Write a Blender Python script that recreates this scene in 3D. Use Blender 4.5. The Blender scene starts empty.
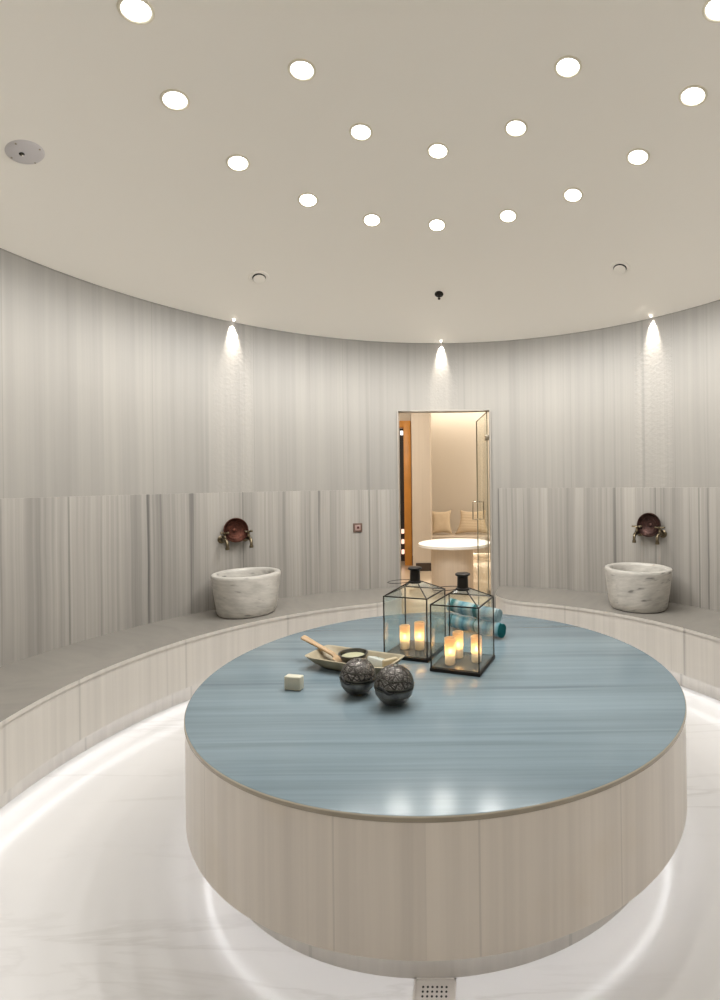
import bpy, bmesh, math, random
from math import sin, cos, pi, radians as rad
from mathutils import Vector, Matrix, noise
random.seed(7)
SC = bpy.context.scene
COL = SC.collection

# ------------------------------------------------------------------ camera
cam_d = bpy.data.cameras.new('camera'); cam = bpy.data.objects.new('camera', cam_d); COL.objects.link(cam)
cam.location = (0.0983, -2.497, 1.462)
cam.rotation_mode = 'QUATERNION'
cam.rotation_quaternion = (Matrix.Rotation(0.0115, 4, 'Y') @ Matrix.Rotation(pi/2, 4, 'X')).to_quaternion()
cam_d.sensor_fit = 'VERTICAL'; cam_d.sensor_height = 24; cam_d.lens = 0.509976*24
cam_d.shift_x = -0.0975; cam_d.shift_y = -0.0178
cam_d.clip_start = 0.01; cam_d.clip_end = 60
SC.camera = cam

# ------------------------------------------------------------------ world and exposure
w = bpy.data.worlds.new('world'); SC.world = w; w.use_nodes = True
w.node_tree.nodes['Background'].inputs[0].default_value = (1, .95, .88, 1)
w.node_tree.nodes['Background'].inputs[1].default_value = 0.25
SC.view_settings.view_transform = 'Standard'
try: SC.view_settings.look = 'None'
except Exception: pass
SC.view_settings.gamma = 1.0; SC.view_settings.use_curve_mapping = False
SC.view_settings.exposure = 1.12
SC.cycles.max_bounces = 10; SC.cycles.diffuse_bounces = 6; SC.cycles.transparent_max_bounces = 24
SC.cycles.sample_clamp_indirect = 8

DOWN_W = 3.7          # each ceiling downlight
WASH_W = 7.0          # each wall washer
STRIP = 4.3           # LED strips under the bench and the platform
WARM_W = 16.5         # relaxation room lamps and fill
CANDLE_W = 0.02

# ------------------------------------------------------------------ numbers of the place (metres)
ZC = 2.84; RW_UP = 2.56; RW_LO = 2.54; Z_BAND = 1.3975
Z_TOP = 0.5485; R_TOP = 1.101; Z_BENCH = 0.4437; R_BENCH = 1.924

# ------------------------------------------------------------------ materials
def new_mat(name):
    m = bpy.data.materials.new(name); m.use_nodes = True
    nt = m.node_tree; return m, nt, nt.nodes['Principled BSDF']
def N(nt, t, **k):
    n = nt.nodes.new(t)
    for a, v in k.items():
        if a.startswith('i_'): n.inputs[a[2:].replace('_', ' ')].default_value = v
        else: setattr(n, a, v)
    return n
def math_node(nt, op, a, b=None, c=None):
    n = nt.nodes.new('ShaderNodeMath'); n.operation = op
    for i, v in enumerate((a, b, c)):
        if v is None: continue
        if isinstance(v, (int, float)): n.inputs[i].default_value = v
        else: nt.links.new(v, n.inputs[i])
    return n.outputs[0]
def mix_col(nt, fac, a, b):
    n = nt.nodes.new('ShaderNodeMix'); n.data_type = 'RGBA'
    if isinstance(fac, (int, float)): n.inputs[0].default_value = fac
    else: nt.links.new(fac, n.inputs[0])
    for i, v in ((6, a), (7, b)):
        if isinstance(v, tuple): n.inputs[i].default_value = (*v, 1)
        else: nt.links.new(v, n.inputs[i])
    return n.outputs[2]
def ramp(nt, x, pts):
    r = nt.nodes.new('ShaderNodeValToRGB'); nt.links.new(x, r.inputs[0])
    e = r.color_ramp.elements
    while len(e) < len(pts): e.new(.5)
    for q, (p, v) in zip(e, pts):
        q.position = p; q.color = (v, v, v, 1)
    return r.outputs[0]
def lin(*c):
    return tuple((x/255/12.92 if x/255 <= .04045 else ((x/255+.055)/1.055)**2.4) for x in c)

def streak_marble(name, light, dark, accent=None, amount=.8, k=1.0, rough=.35, spec=.4, stretch=.03,
                  bump=0.0, joints=None, joint_w=.004, heavy=.5, seed=0.0, bump_at=None, jcol=(.1, .1, .09), jfac=.5):
    """banded marble: streaks run along v of the UV map, u is in metres"""
    m, nt, b = new_mat(name); L = nt.links
    uv = N(nt, 'ShaderNodeUVMap'); sp = N(nt, 'ShaderNodeSeparateXYZ'); L.new(uv.outputs[0], sp.inputs[0])
    u, v = sp.outputs[0], sp.outputs[1]
    wob = N(nt, 'ShaderNodeTexNoise', i_Scale=1.6, i_Detail=3.0); L.new(uv.outputs[0], wob.inputs['Vector'])
    u2 = math_node(nt, 'ADD', u, math_node(nt, 'MULTIPLY', math_node(nt, 'SUBTRACT', wob.outputs[0], .5), .015))
    def band(kk, st, det, s):
        c = N(nt, 'ShaderNodeCombineXYZ')
        L.new(math_node(nt, 'MULTIPLY', u2, kk), c.inputs[0]); L.new(math_node(nt, 'MULTIPLY', v, kk*st), c.inputs[1])
        c.inputs[2].default_value = s + seed
        t = N(nt, 'ShaderNodeTexNoise', i_Scale=1.0, i_Detail=det, i_Roughness=.6); L.new(c.outputs[0], t.inputs['Vector'])
        return t.outputs[0]
    fine = ramp(nt, band(26*k, stretch*.5, 3, 1.7), [(.35, 0), (.7, 1)])
    med = ramp(nt, band(7*k, stretch, 3, 9.1), [(.45, 0), (.75, 1)])
    broad = ramp(nt, band(1.7*k, stretch*2, 2, 4.4), [(.35, 0), (.7, 1)])
    thin = ramp(nt, band(11*k, stretch*.6, 2, 15.0), [(.62, 0), (.72, 1)])
    s = math_node(nt, 'ADD', math_node(nt, 'MULTIPLY', fine, .28), math_node(nt, 'MULTIPLY', med, .34))
    s = math_node(nt, 'ADD', s, math_node(nt, 'MULTIPLY', broad, .30))
    s = math_node(nt, 'ADD', s, math_node(nt, 'MULTIPLY', thin, heavy))
    s = math_node(nt, 'MULTIPLY', s, amount)
    s = math_node(nt, 'MINIMUM', s, 1.0)
    col = mix_col(nt, s, light, dark)
    if accent:
        bl = N(nt, 'ShaderNodeTexNoise', i_Scale=2.3, i_Detail=4.0); L.new(uv.outputs[0], bl.inputs['Vector'])
        col = mix_col(nt, ramp(nt, bl.outputs[0], [(.55, 0), (.85, .7)]), col, accent)
    if joints:
        tot = None
        for j in joints:
            x = math_node(nt, 'COMPARE', u, float(j), joint_w)
            tot = x if tot is None else math_node(nt, 'MAXIMUM', tot, x)
        col = mix_col(nt, math_node(nt, 'MULTIPLY', tot, jfac), col, jcol)
    L.new(col, b.inputs['Base Color'])
    b.inputs['Roughness'].default_value = rough
    b.inputs['Specular IOR Level'].default_value = spec
    if bump:
        nb = N(nt, 'ShaderNodeTexNoise', i_Scale=38.0, i_Detail=3.0); L.new(uv.outputs[0], nb.inputs['Vector'])
        bp = N(nt, 'ShaderNodeBump', i_Strength=bump, i_Distance=.01); 
        hh = nb.outputs[0]
        if bump_at:         # the split-faced stone strips under the wall washers
            tot = None
            for j in bump_at:
                x = math_node(nt, 'COMPARE', u, float(j), .165)
                tot = x if tot is None else math_node(nt, 'MAXIMUM', tot, x)
            hh = math_node(nt, 'MULTIPLY', hh, tot)
        L.new(hh, bp.inputs['Height'])
        L.new(bp.outputs[0], b.inputs['Normal'])
    return m

def plain(name, col, rough=.5, metal=0.0, spec=.5, bump=0, bscale=60, var=0.0, emit=None, es=0.0):
    m, nt, b = new_mat(name); L = nt.links
    tc = N(nt, 'ShaderNodeTexCoord')
    if var:
        t = N(nt, 'ShaderNodeTexNoise', i_Scale=bscale*.3, i_Detail=4.0); L.new(tc.outputs['Object'], t.inputs['Vector'])
        f = ramp(nt, t.outputs[0], [(.3, 0), (.7, 1)])
        c = mix_col(nt, f, tuple(x*(1-var) for x in col), tuple(min(1, x*(1+var)) for x in col)); L.new(c, b.inputs['Base Color'])
    else: b.inputs['Base Color'].default_value = (*col, 1)
    b.inputs['Roughness'].default_value = rough; b.inputs['Metallic'].default_value = metal
    b.inputs['Specular IOR Level'].default_value = spec
    if bump:
        t = N(nt, 'ShaderNodeTexNoise', i_Scale=bscale, i_Detail=3.0); L.new(tc.outputs['Object'], t.inputs['Vector'])
        bp = N(nt, 'ShaderNodeBump', i_Strength=bump, i_Distance=.004); L.new(t.outputs[0], bp.inputs['Height']); L.new(bp.outputs[0], b.inputs['Normal'])
    if emit:
        b.inputs['Emission Color'].default_value = (*emit, 1); b.inputs['Emission Strength'].default_value = es
    return m
def glow(name, col, s):
    m = bpy.data.materials.new(name); m.use_nodes = True; nt = m.node_tree; nt.nodes.clear()
    e = N(nt, 'ShaderNodeEmission'); e.inputs[0].default_value = (*col, 1); e.inputs[1].default_value = s
    o = N(nt, 'ShaderNodeOutputMaterial'); nt.links.new(e.outputs[0], o.inputs[0]); return m
def glass_mat(name, tint=(.96, .98, .97), gain=1.0, edge=.9):
    m = bpy.data.materials.new(name); m.use_nodes = True; nt = m.node_tree; nt.nodes.clear()
    t = N(nt, 'ShaderNodeBsdfTransparent'); t.inputs[0].default_value = (*tint, 1)
    g = N(nt, 'ShaderNodeBsdfGlossy'); g.inputs['Roughness'].default_value = .01
    f = N(nt, 'ShaderNodeLayerWeight'); f.inputs[0].default_value = .5
    fr = math_node(nt, 'ADD', .035*gain, math_node(nt, 'MULTIPLY', math_node(nt, 'POWER', f.outputs['Facing'], 5.0), edge))
    mx = N(nt, 'ShaderNodeMixShader'); nt.links.new(fr, mx.inputs[0])
    nt.links.new(t.outputs[0], mx.inputs[1]); nt.links.new(g.outputs[0], mx.inputs[2])
    o = N(nt, 'ShaderNodeOutputMaterial'); nt.links.new(mx.outputs[0], o.inputs[0]); return m

UPJ = [rad(a)*RW_UP for a in (-58.6, -40.6, -22.6, 27.1, 47.9, 70, 95, 120, 150, -80, -100, -125, -150)]
LOJ = [rad(a)*RW_LO for a in (-71.8, -43.1, -17.3, 36.2, 52.4, 75, 100, 125, 150, -95, -120, -150)]
BEJ = [rad(a)*R_BENCH for a in (-62.8, -84, -40, -18, 30, 58.5, 80, 105, -105)]
DRJ = [rad(a)*R_TOP for a in (-136.6, -166.2, 172.3, 147.6, 120, 95, 60, 30, 0, -30, -60, -95)]
M = {}
M['wall_up'] = streak_marble('banded_marble_light', (.325, .307, .278), (.165, .16, .153), amount=.7, k=1.1, jfac=.2, rough=.38, spec=.35, bump=.2, bump_at=[rad(a)*RW_UP for a in (-44.5, -1.1, 43.9)], joints=UPJ, joint_w=.0025, heavy=.4, stretch=.015)
M['wall_lo'] = streak_marble('banded_marble_grey', (.405, .380, .345), (.120, .115, .108), amount=1.0, k=1.5, rough=.30, spec=.4, joints=LOJ, joint_w=.006, heavy=.55, seed=3.3, stretch=.012)
M['bench_side'] = streak_marble('bench_front_marble', (.56, .53, .485), (.32, .302, .288), amount=.65, k=1.4, jfac=.2, rough=.28, spec=.4, joints=BEJ, joint_w=.006, heavy=.6, seed=6.1, stretch=.02)
M['bench_top'] = streak_marble('bench_seat_marble', (.262, .246, .218), (.18, .171, .160), amount=.7, k=.8, rough=.22, spec=.45, heavy=.3, seed=8.1, stretch=.12)
M['drum'] = streak_marble('platform_side_marble', (.86, .80, .73), (.48, .445, .41), jfac=.16, accent=(.72, .63, .50), amount=.75, k=.9, rough=.30, spec=.4, joints=DRJ, joint_w=.003, heavy=.3, seed=2.7, stretch=.03)
M['tabletop'] = streak_marble('blue_grey_platform_marble', (.20, .262, .295), (.09, .122, .145), amount=.9, k=1.5, rough=.20, spec=.3, heavy=.35, seed=5.5, stretch=.035)
M['rim'] = plain('polished_beige_edge', (.36, .32, .25), .25, var=.15, bscale=12)
M['basin'] = streak_marble('basin_marble', (.56, .535, .49), (.17, .165, .155), accent=(.40, .36, .30), amount=.85, k=2.2, rough=.35, heavy=1.0, seed=1.1, stretch=.35)
M['jamb'] = plain('pale_stone_trim', (.33, .305, .27), .4)
M['paint'] = plain('cream_ceiling_paint', (.95, .91, .845), .75, spec=.2)
M['alcove'] = plain('cream_wall_paint', (.62, .57, .49), .7, spec=.2)

def floor_marble(name, base, vein, rough, joint=True):
    m, nt, b = new_mat(name); L = nt.links
    tc = N(nt, 'ShaderNodeTexCoord'); mp = N(nt, 'ShaderNodeMapping'); L.new(tc.outputs['Object'], mp.inputs[0])
    mp.inputs['Rotation'].default_value = (0, 0, rad(-28)); mp.inputs['Scale'].default_value = (.45, 2.6, 1)
    a = N(nt, 'ShaderNodeTexNoise', i_Scale=2.2, i_Detail=6.0, i_Roughness=.55, i_Distortion=.6); L.new(mp.outputs[0], a.inputs['Vector'])
    ridge = math_node(nt, 'ABSOLUTE', math_node(nt, 'SUBTRACT', a.outputs[0], .5))
    v = ramp(nt, ridge, [(0, 1), (.035, 0)])
    c = N(nt, 'ShaderNodeTexNoise', i_Scale=.9, i_Detail=4.0); L.new(mp.outputs[0], c.inputs['Vector'])
    gate = ramp(nt, c.outputs[0], [(.45, 0), (.65, 1)])
    col = mix_col(nt, math_node(nt, 'MULTIPLY', math_node(nt, 'MULTIPLY', v, gate), .55), base, vein)
    col = mix_col(nt, ramp(nt, c.outputs[0], [(.3, .0), (.8, .35)]), col, tuple(x*.86 for x in base))
    L.new(col, b.inputs['Base Color']); b.inputs['Roughness'].default_value = rough; b.inputs['Specular IOR Level'].default_value = .5
    return m
M['floor'] = floor_marble('white_polished_marble_floor', (.64, .63, .625), (.42, .40, .385), .22)
M['floor2'] = plain('beige_polished_floor', (.62, .52, .40), .18, var=.08, bscale=6)
M['led'] = glow('white_led_strip', (.97, .98, 1), STRIP)
M['led_low'] = glow('platform_led_strip', (.97, .98, 1), STRIP*1.1)
M['lens'] = glow('downlight_lens_glow', (1, .985, .95), 5)
M['trim'] = plain('cream_metal_trim', (.80, .74, .60), .4, metal=0)
M['spot_lens'] = glow('washer_lens_glow', (1, .93, .84), 6)
M['white_plastic'] = plain('white_plastic', (.62, .59, .60), .45)
M['black'] = plain('hole_shade_and_eye', (.012, .012, .012), .6)  # painted shade for holes and slots, also the sensor's own black eye
M['iron'] = plain('blackened_iron', (.028, .024, .021), .42, metal=.7, bump=.25, bscale=120)
M['glass'] = glass_mat('lantern_glass')
M['door_glass'] = glass_mat('door_glass', (.97, .985, .965), gain=.8, edge=.25)
M['steel'] = plain('brushed_steel', (.38, .34, .27), .3, metal=1)
M['brass'] = plain('aged_brass', (.16, .13, .085), .32, metal=1, var=.4, bscale=90)
M['copper'] = plain('aged_copper', (.065, .023, .015), .5, metal=.85, var=.35, bscale=110, bump=.4)
M['dark_copper'] = plain('dark_bronze', (.045, .022, .018), .42, metal=.8, var=.4, bscale=110, bump=.4)
M['drain'] = plain('drain_steel', (.60, .56, .52), .35, metal=.6)

# ------------------------------------------------------------------ mesh helpers
def link(name, bm, mats, parent=None, smooth=True, angle=35, loc=None):
    me = bpy.data.meshes.new(name)
    bmesh.ops.recalc_face_normals(bm, faces=bm.faces)
    bm.to_mesh(me); bm.free()
    for m in (mats if isinstance(mats, (list, tuple)) else [mats]): me.materials.append(m)
    if smooth:
        me.shade_smooth(); me.set_sharp_from_angle(angle=rad(angle))
    o = bpy.data.objects.new(name, me); COL.objects.link(o)
    if parent: o.parent = parent
    if loc: o.location = loc
    return o
def BM():
    bm = bmesh.new(); bm.loops.layers.uv.new('UVMap'); return bm
def tag(o, label=None, cat=None, group=None, kind=None):
    if label: o['label'] = label
    if cat: o['category'] = cat
    if group: o['group'] = group
    if kind: o['kind'] = kind
    return o
def thing(name, label, cat, loc=(0, 0, 0), rz=0.0, group=None):
    o = bpy.data.objects.new(name, None); o.empty_display_size = .05; COL.objects.link(o)
    o.location = loc; o.rotation_euler = (0, 0, rz); return tag(o, label, cat, group)
def copy_tree(o, parent=None):
    c = o.copy(); COL.objects.link(c); c.parent = parent
    for ch in list(o.children): copy_tree(ch, c)
    return c
def face(bm, vs, uvs=None, mi=0):
    try: f = bm.faces.new(vs)
    except ValueError: return None
    f.material_index = mi
    if uvs:
        l = bm.loops.layers.uv.active
        for lp, q in zip(f.loops, uvs): lp[l].uv = q
    return f
def box(bm, c, s, rot=None, mi=0, off=None, bevel=0, seg=2):
    t = bmesh.new(); bmesh.ops.create_cube(t, size=1)
    bmesh.ops.scale(t, vec=s, verts=t.verts)
    if bevel: bmesh.ops.bevel(t, geom=t.edges[:], offset=bevel, segments=seg, affect='EDGES', profile=.5)
    mat = Matrix.Translation(c) @ (rot.to_4x4() if rot else Matrix.Identity(4))
    bmesh.ops.transform(t, matrix=mat, verts=t.verts)
    l = bm.loops.layers.uv.active; vm = {v: bm.verts.new(v.co) for v in t.verts}
    for f in t.faces:
        nf = bm.faces.new([vm[v] for v in f.verts]); nf.material_index = mi
        n = f.normal
        for lp in nf.loops:
            p = lp.vert.co
            lp[l].uv = (p.x, p.y) if abs(n.z) > .7 else ((p.x, p.z) if abs(n.y) > abs(n.x) else (p.y, p.z))
    t.free()
def lathe(bm, prof, n=48, a0=0.0, a1=360.0, mi=0, mat=None, uref=None, close=False, start=None):
    """prof [(r,z)...]; angle measured clockwise from +Y as seen from above (x = r sin a, y = r cos a). close joins the profile into a loop with end caps"""
    full = abs(a1-a0) >= 359.99; cnt = n if full else n+1
    P = list(prof); m = len(P)
    vl = [0]
    for i in range(1, m): vl.append(vl[-1]+math.hypot(P[i][0]-P[i-1][0], P[i][1]-P[i-1][1]))
    uref = uref if uref is not None else max(p[0] for p in P)
    rows = []
    T = mat or Matrix.Identity(4)
    for i in range(cnt):
        a = rad(a0+(a1-a0)*i/n); row = []
        for r, z in P:
            if r < 1e-6 and i > 0: row.append(rows[0][len(row)]); continue
            row.append(bm.verts.new(T @ Vector((r*sin(a), r*cos(a), z))))
        rows.append(row)
    segs = m if close else m-1
    for i in range(n):
        A = rows[i]; B = rows[(i+1) % cnt]
        ua = rad(a0+(a1-a0)*i/n)*uref; ub = rad(a0+(a1-a0)*(i+1)/n)*uref
        for j in range(segs):
            k = (j+1) % m
            vs = [A[j], B[j], B[k], A[k]]
            r0, z0 = P[j]; r1, z1 = P[k]
            if abs(z1-z0) > .6*abs(r1-r0) or uref > 90: va, vb = z0, z1
            else: va, vb = vl[j], vl[k] if k else vl[j]+.1
            uvs = [(ua, va), (ub, va), (ub, vb), (ua, vb)]
            q, qq = [], []
            for v_, u_ in zip(vs, uvs):
                if v_ not in q: q.append(v_); qq.append(u_)
            if len(q) > 2: face(bm, q, qq, mi)
    if close and not full:
        for row in (rows[0], rows[-1]): face(bm, row, [(p[0], p[1]) for p in P], mi)
def prism(bm, pts, z0, z1, mi_side=0, mi_top=0, top_uv=None):
    """closed outline extruded; side u = angle*radius metres, top uv = xy"""
    lo = [bm.verts.new((x, y, z0)) for x, y in pts]; hi = [bm.verts.new((x, y, z1)) for x, y in pts]
    n = len(pts); tu = top_uv or (lambda x, y: (x, y))
    face(bm, hi, [tu(*p) for p in pts], mi_top); face(bm, lo[::-1], [tu(*p) for p in pts[::-1]], mi_top)
    u = 0.0
    for i in range(n):
        j = (i+1) % n; d = math.dist(pts[i], pts[j])
        a = math.atan2(pts[i][0], pts[i][1]); b2 = math.atan2(pts[j][0], pts[j][1])
        r = math.hypot(*pts[i]); ua, ub = a*r, b2*math.hypot(*pts[j])
        if abs(ub-ua) > 1 or abs(ub-ua) < d*.5: ua, ub = u, u+d
        u += d
        face(bm, [lo[i], lo[j], hi[j], hi[i]], [(ua, z0), (ub, z0), (ub, z1), (ua, z1)], mi_side)
def tube(bm, path, rad_, n=10, closed=False, mi=0, cap=True):
    P = [Vector(p) for p in path]; m = len(P); R = rad_ if isinstance(rad_, (list, tuple)) else [rad_]*m
    rings = []; up = None
    for i in range(m):
        if closed: t = (P[(i+1) % m]-P[i-1]).normalized()
        else: t = (P[min(i+1, m-1)]-P[max(i-1, 0)]).normalized()
        if up is None:
            up = Vector((0, 0, 1)) if abs(t.z) < .9 else Vector((1, 0, 0))
        side = t.cross(up).normalized(); up = side.cross(t).normalized()
        rings.append([bm.verts.new(P[i]+(side*cos(2*pi*k/n)+up*sin(2*pi*k/n))*R[i]) for k in range(n)])
    for i in range(m if closed else m-1):
        A, B = rings[i], rings[(i+1) % m]
        for k in range(n): face(bm, [A[k], A[(k+1) % n], B[(k+1) % n], B[k]], [(k/n*.1, i*.02)]*4, mi)
    if not closed and cap: face(bm, rings[0][::-1], None, mi); face(bm, rings[-1], None, mi)
def bar(bm, a, b, w_, mi=0):
    """square bar between two points"""
    a, b = Vector(a), Vector(b); d = b-a; q = d.to_track_quat('Z', 'Y').to_matrix()
    box(bm, (a+b)/2, (w_, w_, d.length+w_*.6), rot=q, mi=mi)

# ------------------------------------------------------------------ the setting
bm = BM(); lathe(bm, [(0, 0), (2.9, 0), (2.9, -.12), (0, -.12)], 96); box(bm, (0, -3.3, -.061), (2.2, 1.6, .118))
tag(link('floor', bm, M['floor']), kind='structure')
bm = BM(); box(bm, (.2, 5.75, -.06), (5.2, 6.1, .121)); tag(link('floor', bm, M['floor2']), kind='structure')
bm = BM(); dome = lambda off: [(2.555*i/40, 3.511-5.2+math.sqrt(5.2**2-(2.555*i/40)**2)+off) for i in range(41)]
lathe(bm, dome(0)+dome(.03)[::-1], 128); tag(link('ceiling', bm, M['paint']), kind='structure')
bm = BM(); lathe(bm, [(2.30, 2.99), (2.70, 2.99), (2.70, 3.03), (2.30, 3.03)], 96, close=True); tag(link('ceiling', bm, M['alcove']), kind='structure')  # unseen ring added above the dome edge to stop light leaks
DA0, DA1 = -10.75, 9.45     # doorway angles
EA = 18.0                   # half angle of the entrance behind the camera
def sector(bm, r0, r1, z0, z1, a0, a1, n=90, ur=None):
    lathe(bm, [(r0, z0), (r0, z1), (r1, z1), (r1, z0)], n, a0, a1, close=True, uref=ur or r0)
bm = BM()
sector(bm, RW_UP, 2.68, Z_BAND-.02, 2.99, DA1, 180-EA); sector(bm, RW_UP, 2.68, Z_BAND-.02, 2.99, -(180-EA), DA0)
sector(bm, RW_UP, 2.68, 2.167, 2.99, DA0, DA1, 16); sector(bm, RW_UP, 2.68, 2.30, 2.99, 180-EA, 180+EA, 16)
sector(bm, RW_UP-.005, 2.68, 0, Z_BAND-.02, DA1, DA1+1.7, 4)
tag(link('wall_upper', bm, M['wall_up']), kind='structure')
bm = BM()
sector(bm, RW_LO, 2.68, 0, Z_BAND, DA1+1.7, 180-EA); sector(bm, RW_LO, 2.68, 0, Z_BAND, -(180-EA), DA0-.15)
tag(link('wall_lower', bm, M['wall_lo']), kind='structure')
# entrance passage behind the camera
bm = BM()
for s in (-1, 1): box(bm, (s*.87, -3.25, 1.15), (.08, 1.45, 2.30))
box(bm, (0, -4.0, 1.15), (1.82, .08, 2.30)); box(bm, (0, -3.2, 2.34), (1.82, 1.55, .08))
tag(link('wall_entrance', bm, M['alcove']), kind='structure')
# slim stone trim around the far doorway
bm = BM()
box(bm, (-.483, 2.545, 1.085), (.014, .10, 2.17)); box(bm, (.424, 2.552, 1.085), (.014, .10, 2.17)); box(bm, (-.03, 2.585, 2.172), (.90, .10, .014))
tag(link('trim_1', bm, M['jamb']), kind='structure')

# relaxation room beyond the doorway
M['plaster'] = plain('warm_plaster', (.62, .57, .50), .75, spec=.2, bump=.15, bscale=30)
M['pillar'] = streak_marble('beige_travertine', (.62, .55, .47), (.50, .43, .37), amount=.7, k=1.5, rough=.45, heavy=.2, seed=4)
M['base'] = plain('dark_brown_skirting', (.05, .035, .028), .4)
M['wood'] = plain('orange_varnished_wood', (.62, .27, .045), .4, var=.12, bscale=12)
bm = BM(); box(bm, (.3, 8.05, 1.55), (5.0, .1, 3.1)); tag(link('wall_far', bm, M['plaster']), kind='structure')
bm = BM(); box(bm, (2.55, 5.4, 1.55), (.1, 5.3, 3.1)); tag(link('wall_far_right', bm, M['plaster']), kind='structure')
bm = BM(); box(bm, (-2.2, 4.8, 1.55), (.1, 4.0, 3.1)); tag(link('wall_far_left', bm, M['plaster']), kind='structure')
bm = BM()   # wall with the wooden doorway, set back beside the pillar
box(bm, (-1.82, 6.66, 1.55), (.8, .12, 3.1)); box(bm, (-.685, 6.66, 1.55), (.08, .12, 3.1)); box(bm, (-1.07, 6.66, 2.84), (.70, .12, .54))
tag(link('wall_wardrobe', bm, M['plaster']), kind='structure')
bm = BM(); box(bm, (-.504, 6.2, 1.55), (.304, .50, 3.1)); box(bm, (-.625, 7.225, 1.55), (.06, 1.55, 3.1)); tag(link('wall_pillar', bm, M['pillar']), kind='structure')
bm = BM(); box(bm, (-.475, 5.938, .065), (.26, .024, .13)); box(bm, (-.70, 6.59, .08), (.06, .02, .16)); tag(link('baseboard_far', bm, M['base']), kind='structure')
bm = BM(); box(bm, (.2, 5.35, 3.12), (5.0, 5.5, .06)); tag(link('ceiling', bm, M['paint']), kind='structure')
bm = BM()
box(bm, (-.785, 6.61, 1.28), (.125, .2, 2.56), bevel=.006); box(bm, (-1.355, 6.61, 1.28), (.125, .2, 2.56), bevel=.006); box(bm, (-1.07, 6.61, 2.50), (.45, .2, .12), bevel=.006)
tag(link('door_frame_wood', bm, M['wood']), 'orange wooden door frame seen at the left through the glass doorway', 'door frame')
bm = BM(); box(bm, (-1.07, 7.05, 1.3), (.78, .03, 2.6)); tag(link('wall_wardrobe_back', bm, plain('dark_opening_shade', (.03, .022, .018), .6)), kind='structure')  # near-black brown paints the darkness inside the wooden doorway
for i, z in enumerate((2.39, .56, .37, .18)):
    bm = BM(); box(bm, (-.93, 6.99, z), (.05, .06, .08), bevel=.008)
    o = link('wall_light', bm, glow('small_lamp_glow', (1, .96, .86) if i == 0 else (1, .6, .45), .8))
    tag(o, ['small white light high in the dark opening beside the orange frame', 'pink lit niche, topmost of the three low in the dark opening', 'pink lit niche, middle of the three low in the dark opening', 'pink lit niche, lowest in the dark opening beside the orange frame'][i], 'light', None if i == 0 else 'pink lit niches beyond the orange frame')

# ------------------------------------------------------------------ round marble platform
plat = thing('marble_platform', 'large round marble platform with blue-grey top in the middle of the room', 'platform')
bm = BM(); zt = Z_TOP; P = [(0, zt), (R_TOP-.004, zt), (R_TOP-.001, zt-.001), (R_TOP+.002, zt-.004), (R_TOP+.002, zt-.016), (R_TOP-.002, zt-.019), (0, zt-.019)]
lathe(bm, P, 160, uref=1)
l = bm.loops.layers.uv.active
for f in bm.faces:
    for lp in f.loops: lp[l].uv = (lp.vert.co.y*1.0+3, lp.vert.co.x)
    if max(v.co.z for v in f.verts) < zt-.0005: f.material_index = 1
link('top_slab', bm, [M['tabletop'], M['rim']], plat)
bm = BM(); lathe(bm, [(1.0, zt-.019), (R_TOP-.001, zt-.019), (R_TOP, .152), (R_TOP-.003, .150), (.98, .150)], 160, a0=-180, a1=180, uref=R_TOP); link('drum_wall', bm, M['drum'], plat)
bm = BM(); lathe(bm, [(.9945, .152), (.9945, 0)], 128, uref=1.0); link('plinth', bm, M['bench_side'], plat)
bm = BM(); lathe(bm, [(1.020, .1495), (1.020, .142), (1.032, .142), (1.032, .1495)], 160); link('led_strip', bm, M['led_low'], plat)

# ------------------------------------------------------------------ curved marble benches
def bench_outline(rin, a0, a1, fil, rout=2.5395, end_inset=0.0):
    s = 1 if a1 > a0 else -1
    pts = []
    a0 += s*math.degrees(end_inset/2.2)
    na = 80
    for i in range(na+1):
        a = rad(a0+(a1-a0)*i/na); pts.append((rout*sin(a), rout*cos(a)))
    da = math.degrees(fil/rin)
    for i in range(na+1):
        a = rad(a1+(a0+s*da-a1)*i/na); pts.append((rin*sin(a), rin*cos(a)))
    for i in range(1, 12):      # rounded end towards the doorway
        t = i/12*pi/2
        a = rad(a0+s*da*(1-sin(t))); r = rin+fil*(1-cos(t))
        pts.append((r*sin(a), r*cos(a)))
    return pts
def bench(a0, a1, label):
    t = thing('marble_bench', label, 'bench')
    tu = lambda x, y: (math.atan2(x, y)*2.2, math.hypot(x, y)*3)
    bm = BM(); prism(bm, bench_outline(R_BENCH-.006, a0, a1, .30), Z_BENCH-.022, Z_BENCH, mi_side=1, top_uv=tu); link('seat_slab', bm, [M['bench_top'], M['bench_side']], t)
    bm = BM(); prism(bm, bench_outline(R_BENCH, a0, a1, .29, end_inset=.006), .119, Z_BENCH-.022); link('front_panel', bm, M['bench_side'], t)
    bm = BM(); prism(bm, bench_outline(2.006, a0, a1, .25, end_inset=.08), 0, .119); link('plinth', bm, M['bench_side'], t)
    s = 1 if a1 > a0 else -1
    bm = BM(); lathe(bm, [(1.938, .1188), (1.938, .116), (1.952, .116), (1.952, .1188)], 120, *sorted((a0+s*9.5, a1)), close=True); link('led_strip', bm, M['led'], t)
    return t
bench(11.3, 157, 'curved marble bench running round the right side of the room')
bench(-10.9, -157, 'curved marble bench running round the left side of the room')

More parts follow.
